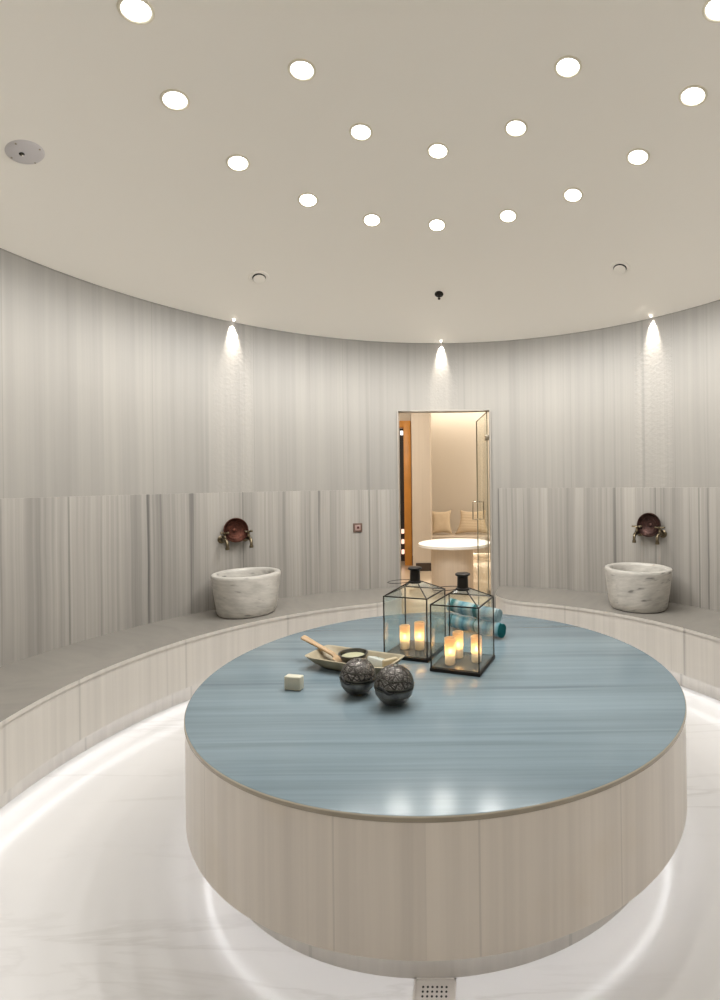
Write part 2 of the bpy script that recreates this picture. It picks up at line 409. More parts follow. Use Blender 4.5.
# ------------------------------------------------------------------ ceiling fittings
def downlight():
    t = thing('downlight', 'x', 'downlight')
    bm = BM(); lathe(bm, [(.053, .004), (.053, -.003), (.058, -.006), (.066, -.004), (.067, .001)], 40); link('trim_ring', bm, M['trim'], t)
    bm = BM(); lathe(bm, [(0, -.0015), (.053, -.0012), (.053, .0)], 40); link('lens', bm, M['lens'], t)
    ld = bpy.data.lights.new('downlight_lamp', 'SPOT'); ld.energy = DOWN_W*4; ld.spot_size = rad(165); ld.spot_blend = .4; ld.shadow_soft_size = .035; ld.color = (1, .985, .955)
    lo = bpy.data.objects.new('downlight_lamp', ld); COL.objects.link(lo); lo.parent = t; lo.location = (0, 0, -.045)
    return t
DOME_R = 5.2; DOME_TOP = 3.511
def on_dome(o, x, y):
    z = DOME_TOP-DOME_R+math.sqrt(DOME_R**2-x*x-y*y)
    o.location = (x, y, z)
    o.rotation_euler = Vector((x, y, z-(DOME_TOP-DOME_R))).to_track_quat('Z', 'Y').to_euler()
DL = [((-1.161, -0.465), 'outer ring downlight nearest the top left corner of the photo'),
 ((-1.267, 0.007), 'outer ring downlight second from the top left corner'),
 ((-1.170, 0.500), 'outer ring downlight third from the top left corner'),
 ((-0.634, -0.021), 'leftmost of the five downlights in the inner ring'),
 ((-0.432, 0.426), 'inner ring downlight between its leftmost and its middle one'),
 ((-0.877, 0.905), 'outer ring downlight above the left air valve'),
 ((-0.495, 1.169), 'outer ring downlight just left of the one above the sprinkler'),
 ((0.003, 0.602), 'middle downlight of the inner ring, straight above the doorway'),
 ((-0.031, 1.257), 'outer ring downlight straight above the sprinkler, lowest in the photo'),
 ((0.455, 0.407), 'inner ring downlight between its middle and its rightmost one'),
 ((0.481, 1.147), 'outer ring downlight just right of the one above the sprinkler'),
 ((0.657, -0.024), 'rightmost of the five downlights in the inner ring'),
 ((0.886, 0.885), 'outer ring downlight above the right air valve'),
 ((1.176, 0.487), 'outer ring downlight third from the top right corner'),
 ((1.280, 0.015), 'outer ring downlight second from the top right corner'),
 ((1.176, -0.446), 'outer ring downlight cut off by the top right corner of the photo')]
d0 = None
for (x, y), lab in DL:
    d = copy_tree(d0) if d0 else downlight()
    d0 = d0 or d
    on_dome(d, x, y); d['label'] = lab; d['group'] = 'recessed ceiling downlights'
w0 = None
for a, lab in ((-44.5, 'wall washer at the ceiling edge above the left basin'), (-1.1, 'wall washer at the ceiling edge above the doorway'), (43.9, 'wall washer at the ceiling edge above the right basin')):
    if w0 is None:
        t = thing('wall_washer', lab, 'spotlight'); w0 = t
        bm = BM(); lathe(bm, [(.012, .004), (.012, -.003), (.016, -.003), (.017, .004)], 24); link('trim_ring', bm, M['white_plastic'], t)
        bm = BM(); lathe(bm, [(0, -.001), (.012, -.001), (.012, .002), (0, .002)], 24); link('lens', bm, M['spot_lens'], t)
        ld = bpy.data.lights.new('washer_lamp', 'SPOT'); ld.energy = WASH_W*4; ld.spot_size = rad(47); ld.spot_blend = 1.0; ld.shadow_soft_size = .012; ld.color = (1, .93, .84)
        lo = bpy.data.objects.new('washer_lamp', ld); COL.objects.link(lo); lo.parent = t; lo.location = (0, 0, -.012); lo.rotation_euler = (rad(15), 0, 0)
    else: t = copy_tree(w0); t['label'] = lab
    t['group'] = 'wall washers at the ceiling edge'
    r = 2.532; t.location = (r*sin(rad(a)), r*cos(rad(a)), ZC+.009); t.rotation_euler = (0, 0, -rad(a))

def ceiling_vent(loc, lab):
    t = thing('ceiling_vent', lab, 'vent'); on_dome(t, *loc)
    bm = BM(); lathe(bm, [(.050, .003), (.051, -.006), (.060, -.009), (.074, -.006), (.078, .002)], 48); link('outer_ring', bm, M['paint'], t)
    bm = BM(); lathe(bm, [(0, -.0005), (.051, -.0005), (.051, .001)], 40); link('throat_shade', bm, M['black'], t)  # black disc paints the shade of the valve's hole on the closed ceiling
    bm = BM(); lathe(bm, [(0, -.020), (.030, -.020), (.042, -.018), (.045, -.014), (.042, -.011), (.010, -.008), (.008, -.001), (0, -.001)], 40); link('valve_disc', bm, M['paint'], t)
    return t
ceiling_vent((-1.436, 1.492), 'round cream air valve in the ceiling on the left')
ceiling_vent((1.378, 1.458), 'round cream air valve in the ceiling on the right')
t = thing('ceiling_sensor', 'round pale grey ceiling sensor with four screws at the left edge', 'sensor'); on_dome(t, -2.007, 0.008); t.scale = (1.08, 1.08, 1.0)
bm = BM(); lathe(bm, [(0, -.012), (.045, -.012), (.060, -.009), (.070, -.005), (.074, 0)], 48); link('cover', bm, M['white_plastic'], t)
for k in range(4):
    bm = BM(); a = k*pi/2+.15; lathe(bm, [(0, -.0125), (.004, -.0115), (.004, -.005)], 10, mat=Matrix.Translation((.062*cos(a), .062*sin(a), .0015)))
    link('screw', bm, M['steel'], t)
bm = BM(); lathe(bm, [(0, -.020), (.006, -.019), (.010, -.015), (.011, -.011)], 20, mat=Matrix.Translation((.01, -.012, 0))); link('sensor_eye', bm, M['black'], t)
bm = BM(); lathe(bm, [(0, -.0225), (.0035, -.021), (.004, -.0195)], 12, mat=Matrix.Translation((.008, -.012, 0))); link('eye_tip', bm, M['paint'], t)
t = thing('sprinkler_head', 'small dark metal sprinkler head hanging from the ceiling above the doorway', 'sprinkler'); on_dome(t, -0.045, 1.984); t.scale = (1.12, 1.12, 1.12)
bm = BM(); lathe(bm, [(.034, 0), (.034, -.004), (.022, -.012), (0, -.013)], 28); link('escutcheon', bm, M['iron'], t)
bm = BM(); lathe(bm, [(.012, -.012), (.012, -.024), (.007, -.030), (.004, -.046), (0, -.046)], 16); link('nozzle', bm, M['iron'], t)
bm = BM(); lathe(bm, [(0, -.046), (.011, -.046), (.011, -.048), (0, -.048)], 16); link('deflector', bm, M['iron'], t)

# ------------------------------------------------------------------ wall basins, taps, hanging bowls
def basin(loc, rz, lab):
    t = thing('marble_basin', lab, 'basin', loc, rz)
    bm = BM()
    prof = [(0, 0), (.205, 0), (.226, .006), (.238, .022), (.246, .06), (.262, .15), (.274, .24), (.281, .288), (.281, .301), (.276, .309), (.262, .313), (.244, .312), (.234, .305), (.229, .292), (.222, .24), (.205, .15), (.17, .08), (.10, .055), (.03, .05), (0, .05)]
    prof = [(x_*.915, z_*1.03) for x_, z_ in prof]; lathe(bm, prof, 72, uref=.28)
    l = bm.loops.layers.uv.active
    for f in bm.faces:      # marble bands of the basin lie horizontal
        for lp in f.loops:
            u, v = lp[l].uv; lp[l].uv = (v+.04*sin(u*4), u)
    link('bowl', bm, M['basin'], t)
    bm = BM(); lathe(bm, [(0, .052), (.018, .052), (.022, .0505), (.022, .048)], 20); link('waste_plug', bm, M['steel'], t)
    return t
basin((-1.590, 1.565, Z_BENCH), .3, 'veined marble basin on the bench left of the doorway')
basin((1.535, 1.590, Z_BENCH), 2.1, 'veined marble basin on the bench right of the doorway')

def tap(lab, pos, ang, side):
    """wall tap; local +Y points out of the wall"""
    t = thing('brass_tap', lab, 'tap', pos, ang)
    bm = BM(); T = Matrix.Rotation(-pi/2, 4, 'X')
    lathe(bm, [(0, .0), (.026, 0), (.027, .005), (.022, .010), (.012, .014), (0, .014)], 24, mat=T); link('wall_flange', bm, M['brass'], t)
    bm = BM(); tube(bm, [(0, .01, 0), (0, .05, 0), (0, .075, 0), (0, .092, -.004), (0, .105, -.016), (0, .110, -.034), (0, .110, -.052)], [.010, .010, .012, .011, .0095, .009, .0095], 14)
    lathe(bm, [(.0085, -.064), (.0125, -.064), (.0125, -.048), (.0085, -.046)], 16, mat=Matrix.Translation((0, .110, 0))); link('spout', bm, M['brass'], t)
    bm = BM(); lathe(bm, [(.009, .0), (.012, .008), (.010, .016), (.007, .022), (.008, .034), (.012, .038), (0, .042)], 16, mat=Matrix.Translation((0, .062, .004))); link('valve_stem', bm, M['brass'], t)
    bm = BM(); z = .046
    for k in range(4):
        a = k*pi/2+.5; tube(bm, [(0, .062, z), (.024*cos(a), .062+.024*sin(a), z+.002)], [.0065, .006], 8)
        lathe(bm, [(0, -.008), (.006, -.005), (.008, 0), (.006, .005), (0, .008)], 12, mat=Matrix.Translation((.026*cos(a), .062+.026*sin(a), z+.002)))
    link('handle', bm, M['brass'], t)
    return t
def tap_set(aw, side, mat_, blab, lab_near, lab_far):
    a = rad(aw); n = Vector((-sin(a), -cos(a), 0)); tg = Vector((cos(a), -sin(a), 0))   # tg: clockwise along the wall
    c = Vector((sin(a)*RW_LO, cos(a)*RW_LO, 0)); rz = math.atan2(n.y, n.x)-pi/2
    for s, lab in ((-1, lab_far if side > 0 else lab_near), (1, lab_near if side > 0 else lab_far)):
        p = c+tg*(.098*s)+n*.001; r = tap(lab, (p.x, p.y, 1.010), rz, s); r.scale = (1.3, 1.12, 1.2); r['group'] = 'brass wall taps'
    # bowl resting on the two tap necks, open side towards the room
    t = thing('copper_bowl', blab, 'bowl', c+n*.045+Vector((0, 0, 1.082)), rz); t.scale = (.95, .95, .95)
    T = Matrix.Rotation(rad(-82), 4, 'X')
    bm = BM(); lathe(bm, [(0, -.030), (.045, -.028), (.075, -.020), (.096, -.004), (.103, .010), (.108, .011), (.108, .014), (.101, .014), (.093, .0), (.072, -.015), (.045, -.022), (.018, -.024), (.016, -.018), (.012, -.016), (0, -.015)], 56, mat=T)
    link('bowl_shell', bm, mat_, t)
    bm = BM()
    for r_, z_ in ((.030, -.0215), (.055, -.0175), (.078, -.0095)):
        tube(bm, [T @ Vector((r_*cos(k*pi/18), r_*sin(k*pi/18), z_)) for k in range(36)], .0016, 6, closed=True)
    link('chased_rings', bm, mat_, t)
    return t
tap_set(-44.9, -1, M['copper'], 'reddish copper bowl hung on the wall above the left basin', 'brass tap left of the reddish copper bowl', 'brass tap right of the reddish copper bowl')
tap_set(43.4, 1, M['dark_copper'], 'dark brown bowl hung on the wall above the right basin', 'brass tap right of the dark brown bowl', 'brass tap left of the dark brown bowl')
# wall switch left of the doorway
a = rad(-19.87); n = Vector((-sin(a), -cos(a), 0))
t = thing('wall_switch', 'small square bronze wall switch left of the doorway', 'switch', (sin(a)*RW_LO-.0, cos(a)*RW_LO, 1.038), math.atan2(n.y, n.x)-pi/2)
M['bronze'] = plain('rose_bronze_plate', (.16, .105, .085), .4, metal=.5)
bm = BM(); box(bm, (0, .006, 0), (.086, .012, .086), bevel=.003); link('frame_plate', bm, M['bronze'], t)
bm = BM(); box(bm, (0, .0135, 0), (.052, .005, .052), bevel=.002); link('inner_plate', bm, plain('rose_plate', (.36, .25, .22), .4), t)
bm = BM(); box(bm, (-.002, .018, .002), (.022, .006, .022), bevel=.002); link('button', bm, plain('dark_red_button', (.08, .02, .018), .4), t)

# ------------------------------------------------------------------ floor drain
t = thing('floor_drain', 'square steel floor drain with small round holes in front of the platform', 'drain', (.0155, -1.056, 0), rad(-1))
bm = BM()
for sx, sy, c in ((.122, .006, (0, .058)), (.122, .006, (0, -.058)), (.006, .122, (.058, 0)), (.006, .122, (-.058, 0))): box(bm, (c[0], c[1], .0015), (sx, sy, .005))
link('rim', bm, M['drain'], t)
bm = BM(); box(bm, (0, 0, .0012), (.110, .110, .0035), mi=0, bevel=.001)
for i in range(6):
    for j in range(6): lathe(bm, [(0, .0033), (.0034, .0033), (.0034, .0028)], 10, mi=1, mat=Matrix.Translation(((i-2.5)*.0135, (j-2.5)*.0135, 0)))  # raised black discs stand for the shade in the holes
link('grate', bm, [M['drain'], M['black']], t)

# ------------------------------------------------------------------ glass door
t = thing('glass_door', 'clear glass door standing open beyond the right side of the doorway', 'door', (.400, 2.615, 0), rad(95.2))
bm = BM(); box(bm, (.405, 0, 1.085), (.81, .010, 2.15), bevel=.002); link('glass_leaf', bm, M['door_glass'], t)
bm = BM()
for z in (.35, 1.905):
    pass
for z in (.35, 1.905):
    bm = BM(); box(bm, (.022, 0, z), (.075, .030, .055), bevel=.003); link('hinge', bm, M['steel'], t)
for s in (-1, 1):
    bm = BM(); tube(bm, [(.74, s*.006, 1.235), (.74, s*.062, 1.235), (.74, s*.062, 1.035), (.74, s*.006, 1.035)], .008, 10); link('pull_handle', bm, M['steel'], t)
bm = BM()
for x in (.809, .001): box(bm, (x, 0, 1.085), (.004, .012, 2.15))
box(bm, (.405, 0, 2.162), (.81, .012, .004)); link('glass_edge', bm, plain('dark_glass_edge', (.22, .20, .14), .25), t)

# ------------------------------------------------------------------ relaxation room furniture
t = thing('round_stone_table', 'round white-topped stone table standing beyond the doorway', 'table', (.05, 4.4, 0))
bm = BM(); lathe(bm, [(0, .650), (.480, .650), (.488, .646), (.488, .612), (.47, .605), (0, .605)], 72); link('tabletop', bm, plain('white_tabletop', (.86, .84, .80), .3), t)
bm = BM(); lathe(bm, [(.285, .606), (.285, .03), (.27, .0)], 48, mat=Matrix.Translation((-.035, 0, 0))); link('drum_base', bm, streak_marble('table_base_stone', (.66, .56, .45), (.46, .38, .31), amount=.8, k=1.8, rough=.4, heavy=.3, seed=12), t)
t = thing('seat_bench', 'beige built-in seat along the far wall under the pillows', 'bench', (.3, 7.45, 0))
bm = BM(); box(bm, (.67, .02, .420), (3.02, 1.05, .06), bevel=.01); link('seat', bm, M['pillar'], t)
bm = BM(); box(bm, (.67, .07, .255), (3.02, .88, .27)); link('body', bm, M['pillar'], t)
bm = BM(); box(bm, (.67, .12, .06), (3.0, .75, .12)); link('plinth', bm, M['pillar'], t)
bm = BM(); box(bm, (.67, -.29, .112), (2.7, .012, .006)); link('led_strip', bm, glow('warm_strip', (1, .86, .66), 7), t)
def pillow(loc, rz, tilt, w_, h_, lab, ribs):
    t = tag(bpy.data.objects.new('throw_pillow', bpy.data.meshes.new('throw_pillow')), lab, 'pillow', 'beige pillows on the far seat')
    bm = BM(); n = 28; top = []; bot = []
    for j in range(n+1):
        rt, rb = [], []
        for i in range(n+1):
            u, v = i/n*2-1, j/n*2-1
            pin = 1-.18*(1-u*u)*abs(v)**2; pin2 = (1-.18*(1-v*v)*abs(u)**2)*(1-.14*v*ribs)
            x, z = u*w_/2*pin2, v*h_/2*pin
            d = .075*((1-u**4)*(1-v**4))**.55+.003
            d += (.004*sin(v*26+u*1.5) if ribs else .004*noise.noise(Vector((u*3, v*3, w_*9))))
            rt.append(bm.verts.new((x, -d, z+h_/2))); rb.append(bm.verts.new((x, d, z+h_/2)) if 0 < i < n and 0 < j < n else rt[-1])
        top.append(rt); bot.append(rb)
    for j in range(n):
        for i in range(n):
            face(bm, [top[j][i], top[j][i+1], top[j+1][i+1], top[j+1][i]]); face(bm, [bot[j][i], bot[j+1][i], bot[j+1][i+1], bot[j][i+1]])
    bmesh.ops.recalc_face_normals(bm, faces=bm.faces); bm.to_mesh(t.data); bm.free(); t.data.shade_smooth()
    t.data.materials.append(M['pillow']); COL.objects.link(t)
    t.location = loc; t.rotation_euler = (rad(-tilt), 0, rz)
M['pillow'] = plain('beige_pillow_fabric', (.62, .51, .37), .85, bump=.3, bscale=200)
pillow((-.215, 7.33, .455), rad(6), 22, .42, .50, 'plain beige pillow on the far seat, left of the other', False)
pillow((.37, 7.33, .455), rad(-8), 24, .60, .50, 'creased beige pillow on the far seat, seen behind the glass door', True)

# ------------------------------------------------------------------ lanterns
def lantern(loc, rz, lab, W1, W2, hb, flip=1):
    """glass lantern; footprint W1 x W2, corner posts, hipped glass roof and short chimney"""
    t = thing('glass_lantern', lab, 'lantern', loc, rz)
    x, y = W1/2, W2/2; z0, z1, z2 = .016, hb, hb+.057; tx = .028
    bm = BM(); box(bm, (0, 0, .008), (W1+.012, W2+.012, .016), bevel=.002); link('base_tray', bm, M['iron'], t)
    bm = BM(); box(bm, (0, 0, .0175), (W1-.01, W2-.01, .003)); link('floor_plate', bm, plain('grey_base_glass', (.10, .10, .10), .15, metal=.2), t)
    C = [(-x, -y), (x, -y), (x, y), (-x, y)]
    for cx_, cy_ in C:
        bm = BM(); bar(bm, (cx_, cy_, z0), (cx_, cy_, z1), .0055); link('corner_post', bm, M['iron'], t)
    bm = BM()
    for i in range(4): bar(bm, (*C[i], z1), (*C[(i+1) % 4], z1), .0055)
    link('eaves_frame', bm, M['iron'], t)
    T = [(math.copysign(tx, a_), math.copysign(tx, b_)) for a_, b_ in C]
    bm = BM()
    for i in range(4): bar(bm, (*C[i], z1), (*T[i], z2), .0045)
    for i in range(4): bar(bm, (*T[i], z2), (*T[(i+1) % 4], z2), .0045)
    link('roof_frame', bm, M['iron'], t)
    for i in range(4):
        a_, b_ = Vector((*C[i], 0)), Vector((*C[(i+1) % 4], 0)); mid = (a_+b_)/2; d = b_-a_
        bm = BM(); box(bm, (mid.x, mid.y, (z0+z1)/2), (max(abs(d.x)-.006, .002), max(abs(d.y)-.006, .002), z1-z0-.006)); link('glass_pane', bm, M['glass'], t)
        bm = BM(); q = [Vector((*C[i], z1)), Vector((*C[(i+1) % 4], z1)), Vector((*T[(i+1) % 4], z2)), Vector((*T[i], z2))]
        c = sum(q, Vector())/4; q = [c+(p-c)*.97 for p in q]; nrm = (q[1]-q[0]).cross(q[2]-q[0]).normalized()*.001
        A = [bm.verts.new(p+nrm) for p in q]; B = [bm.verts.new(p-nrm) for p in q]
        face(bm, A); face(bm, B[::-1])
        for k in range(4): face(bm, [A[k], B[k], B[(k+1) % 4], A[(k+1) % 4]])
        link('roof_pane', bm, M['glass'], t, smooth=False)
    bm = BM(); lathe(bm, [(.034, z2-.004), (.036, z2+.004), (.028, z2+.008), (.0265, z2+.062), (.030, z2+.066), (.038, z2+.070), (.038, z2+.077), (.030, z2+.081), (0, z2+.082)], 28); ch = link('chimney', bm, M['iron'], t)
    bm = BM()   # thin wire handle folded down on the roof
    tube(bm, [(-.027, .0, z2+.008)]+[(-.085+.075*cos(a_)*1.0, .055*sin(a_), z2+.004-.006*(1-cos(a_))) for a_ in [rad(v) for v in range(40, 321, 14)]]+[(-.027, 0, z2+.008)], .0018, 6); link('wire_handle', bm, M['iron'], ch)
    return t
RZ = math.atan2(.254, .096)     # direction of the right-hand face, seen from the photo
# local axes: +X along the long front-left face
ax = Vector((-.048-.189, -.025+.108)); ang = math.atan2(-ax.y, -ax.x)
lan_r = lantern((.1185, .058, Z_TOP+.0005), ang, 'square glass lantern holding three lit candles, the nearer of the two', .243, .262, .321)
lan_l = lantern((-.137, .255, Z_TOP+.0005), ang, 'square glass lantern holding two lit candles, behind the tray and the nearer lantern', .243, .262, .321)

# candles
def wax(name, top, tr):
    m = bpy.data.materials.new(name); m.use_nodes = True; nt = m.node_tree; nt.nodes.clear()
    d = N(nt, 'ShaderNodeBsdfDiffuse'); d.inputs[0].default_value = (*top, 1)
    tl = N(nt, 'ShaderNodeBsdfTranslucent'); tl.inputs[0].default_value = (*top, 1)
    tp = N(nt, 'ShaderNodeBsdfTransparent'); tp.inputs[0].default_value = (1, .9, .75, 1)
    a_ = N(nt, 'ShaderNodeMixShader'); a_.inputs[0].default_value = .6
    nt.links.new(d.outputs[0], a_.inputs[1]); nt.links.new(tl.outputs[0], a_.inputs[2])
    b_ = N(nt, 'ShaderNodeMixShader'); b_.inputs[0].default_value = tr
    nt.links.new(a_.outputs[0], b_.inputs[1]); nt.links.new(tp.outputs[0], b_.inputs[2])
    o = N(nt, 'ShaderNodeOutputMaterial'); nt.links.new(b_.outputs[0], o.inputs[0]); return m
M['wax_top'] = wax('glowing_frosted_cup', (.95, .78, .60), .30)
M['wax_base'] = wax('frosted_white_cup', (.45, .42, .41), .03)
M['flame'] = glow('candle_flame_glow', (1, .80, .42), 16)
def candle():
    t = thing('candle', 'x', 'candle'); h = .128; r = .0265
    bm = BM(); lathe(bm, [(0, 0), (r-.003, 0), (r-.001, .003), (r-.0005, .045)], 28); link('base_cup', bm, M['wax_base'], t)
    bm = BM(); lathe(bm, [(r-.0005, .045), (r+.0015, h), (r, h+.0015), (r-.002, h), (r-.003, .047)], 28); link('frosted_shade', bm, M['wax_top'], t)
    bm = BM(); lathe(bm, [(0, .050), (.005, .053), (.0078, .060), (.006, .069), (.002, .079), (0, .084)], 16); link('flame', bm, M['flame'], t)
    ld = bpy.data.lights.new('candle_glow', 'POINT'); ld.energy = CANDLE_W; ld.color = (1, .62, .27); ld.shadow_soft_size = .008
    lo = bpy.data.objects.new('candle_glow', ld); COL.objects.link(lo); lo.parent = t; lo.location = (0, 0, .078)
    return t
zc = Z_TOP+.0198
c0 = None
for (x, y), s, lab in (((.052, .012), 1.0, 'lit candle at the front left inside the nearer lantern'), ((.092, .110), 1.0, 'lit candle at the back inside the nearer lantern'), ((.183, .045), .97, 'lit candle at the right inside the nearer lantern'),
                   ((-.196, .258), .95, 'shorter lit candle at the left inside the farther lantern'), ((-.115, .240), 1.12, 'taller lit candle at the right inside the farther lantern')):
    c = copy_tree(c0) if c0 else candle(); c0 = c0 or c
    c.location = (x, y, zc); c.scale = (1, 1, s); c['label'] = lab; c['group'] = 'candles in the lanterns'

# ------------------------------------------------------------------ rolled towels
def towel_mat(name, cols, end):
    m, nt, b = new_mat(name); L = nt.links
    tc = N(nt, 'ShaderNodeUVMap'); s = N(nt, 'ShaderNodeSeparateXYZ'); L.new(tc.outputs[0], s.inputs[0])
    x = math_node(nt, 'FRACT', math_node(nt, 'MULTIPLY', s.outputs[0], 1.9))
    r = nt.nodes.new('ShaderNodeValToRGB'); r.color_ramp.interpolation = 'EASE'; L.new(x, r.inputs[0])
    e = r.color_ramp.elements
    while len(e) < len(cols): e.new(.5)
    for q, (p, c) in zip(e, cols): q.position = p; q.color = (*c, 1)
    L.new(r.outputs[0], b.inputs['Base Color']); b.inputs['Roughness'].default_value = .95; b.inputs['Specular IOR Level'].default_value = .1
    t = N(nt, 'ShaderNodeTexNoise', i_Scale=260.0, i_Detail=2.0); o = N(nt, 'ShaderNodeTexCoord'); L.new(o.outputs['Object'], t.inputs['Vector'])
    bp = N(nt, 'ShaderNodeBump', i_Strength=.6, i_Distance=.004); L.new(t.outputs[0], bp.inputs['Height']); L.new(bp.outputs[0], b.inputs['Normal'])
    return m
WH, LB, BL, TE = (.42, .47, .47), (.19, .35, .41), (.09, .22, .30), (.012, .12, .13)
def towel(p0, p1, r, mat_, lab, seed):
    """p0: end nearer to the camera"""
    p0, p1 = Vector(p0), Vector(p1); d = p1-p0; Ln = d.length
    t = tag(bpy.data.objects.new('rolled_towel', bpy.data.meshes.new('rolled_towel')), lab, 'towel', 'rolled striped towels behind the lanterns')
    bm = BM(); turns = 4.2; n = 150; th = r/turns*.92; ml = 22; rings = []
    for k in range(ml+1):
        s = k/ml; outer, inner = [], []
        for i in range(n+1):
            a = 2*pi*turns*i/n; rr = r*(.09+.91*i/n)
            rr += .007*noise.noise(Vector((cos(a)*1.2+seed, sin(a)*1.2, s*4)))
            sag = 1-.06*max(0, -sin(a)); flare = 1+.05*sin(s*7+seed)+.03*sin(s*17)
            x = s*Ln+.010*noise.noise(Vector((i*.06, seed, 1)))*(1 if k in (0, ml) else 0)
            for lst, q in ((outer, rr), (inner, rr-th)):
                q = max(q, .0015); lst.append(bm.verts.new((x, q*cos(a)*flare, r*.96+q*sin(a)*sag)))
        rings.append((outer, inner))
    tot = 0
    for k in range(ml):
        (o1, i1), (o2, i2) = rings[k], rings[k+1]; s1, s2 = k/ml*Ln*3+seed*.1, (k+1)/ml*Ln*3+seed*.1
        for i in range(n):
            face(bm, [o1[i], o1[i+1], o2[i+1], o2[i]], [(s1, i/n), (s1, i/n), (s2, i/n), (s2, i/n)])
            face(bm, [i1[i+1], i1[i], i2[i], i2[i+1]], [(s1, i/n), (s1, i/n), (s2, i/n), (s2, i/n)])
        for i in (0, n): face(bm, [o1[i], o2[i], i2[i], i1[i]], [(s1, 0), (s2, 0), (s2, 0), (s1, 0)])
    for k in (0, ml):
        o1, i1 = rings[k]; s1 = (.001 if k == 0 else Ln*3)+seed*.1
        for i in range(n): face(bm, [o1[i], i1[i], i1[i+1], o1[i+1]], [(s1, 0)]*4)
    bmesh.ops.recalc_face_normals(bm, faces=bm.faces); bm.to_mesh(t.data); bm.free(); t.data.shade_smooth(); t.data.set_sharp_from_angle(angle=rad(50))
    t.data.materials.append(mat_); COL.objects.link(t)
    t.location = p0; t.rotation_euler = (0, -math.asin(d.z/Ln), math.atan2(d.y, d.x))
mt1 = towel_mat('teal_striped_towel', [(0, TE), (.10, LB), (.25, WH), (.42, LB), (.52, BL), (.62, LB), (.75, WH), (.88, LB)], TE)
mt2 = towel_mat('blue_white_striped_towel', [(0, LB), (.14, WH), (.40, LB), (.50, BL), (.60, LB), (.72, WH), (.90, TE)], LB)
towel((.352, .470, Z_TOP+.001), (.055, .700, Z_TOP+.001), .047, mt1, 'rolled teal-ended striped towel lying on the platform, lower of the two', .0)
towel((.330, .492, Z_TOP+.083), (.050, .722, Z_TOP+.096), .046, mt2, 'rolled blue and white striped towel resting on top of the other', .35)

# ------------------------------------------------------------------ wooden tray and what lies in it
M['tray'] = plain('pale_olive_wood', (.31, .265, .18), .55, var=.22, bscale=30, bump=.2)
M['scoop'] = plain('light_wood', (.42, .28, .15), .5, var=.12, bscale=40)
TR = rad(-22.5); TC = Vector((-.420, .022, Z_TOP))
tray = thing('wooden_tray', 'long pale wooden dough tray with flared ends left of the lanterns', 'tray', TC+Vector((0, 0, .0005)), TR)
def rrect(hx, hy, p, n=64, horn=0.0):
    q = []
    for i in range(n):
        a = 2*pi*i/n; c_, s_ = cos(a), sin(a)
        x = hx*math.copysign(abs(c_)**(2/p), c_); y = hy*math.copysign(abs(s_)**(2/p), s_); q.append((x, y))
    return q
bm = BM()
levels = [(.150, .045, 3, 0.0), (.180, .064, 3.5, .004), (.214, .088, 5, .028), (.236, .101, 9, .056), (.238, .103, 10, .059), (.226, .093, 9, .059), (.222, .090, 8, .056), (.196, .076, 5, .030), (.160, .056, 3.5, .014), (.10, .035, 3, .012)]
rings = []
for hx, hy, p, z in levels:
    rings.append([bm.verts.new((x, y, z*(1+(.06*(abs(x)/.238)**3 if z > .02 else 0)))) for x, y in rrect(hx, hy, p)])
for A, B in zip(rings, rings[1:]):
    for i in range(64): face(bm, [A[i], A[(i+1) % 64], B[(i+1) % 64], B[i]])
face(bm, rings[0][::-1]); face(bm, rings[-1]); link('tray_shell', bm, M['tray'], tray, angle=50)
# scoop
def outline_solid(bm, pts, z0, z1, T):
    A = [bm.verts.new(T @ Vector((x, y, z0))) for x, y in pts]; B = [bm.verts.new(T @ Vector((x, y, z1))) for x, y in pts]
    face(bm, A[::-1]); face(bm, B)
    for i in range(len(pts)): j = (i+1) % len(pts); face(bm, [A[i], A[j], B[j], B[i]])
sp = thing('wooden_scoop', 'light wooden scoop leaning in the left end of the tray', 'scoop', (-.512, .083, Z_TOP+.034), 0)
hd_v = Vector((-.715, .165, Z_TOP+.115))-Vector((-.510, .085, Z_TOP+.034))
q = hd_v.to_track_quat('X', 'Z').to_matrix().to_4x4()
sp.rotation_mode = 'QUATERNION'; sp.rotation_quaternion = q.to_quaternion()
bm = BM(); n = 24; rows = []
for i in range(n+1):            # handle grows out of the blade towards +X
    s = i/n; x = -.065+s*.30
    wd = .046*math.sqrt(max(0, 1-((x+.012)/.056)**2)) if x < .018 else 0
    wd = max(wd, .0155+.009*max(0, (x-.15)/.085)**1.0 if x > .0 else .004)
    if i == n: wd *= .75
    th = .009 if x > .03 else .006
    rows.append([bm.verts.new((x, wd*cos(a_), th*sin(a_)+(-.006*(1-(wd*cos(a_)/.04)**2) if x < .03 else 0))) for a_ in [2*pi*k/20 for k in range(20)]])
for A, B in zip(rows, rows[1:]):
    for k in range(20): face(bm, [A[k], A[(k+1) % 20], B[(k+1) % 20], B[k]])
face(bm, rows[0][::-1]); face(bm, rows[-1]); link('scoop_body', bm, M['scoop'], sp, angle=60)
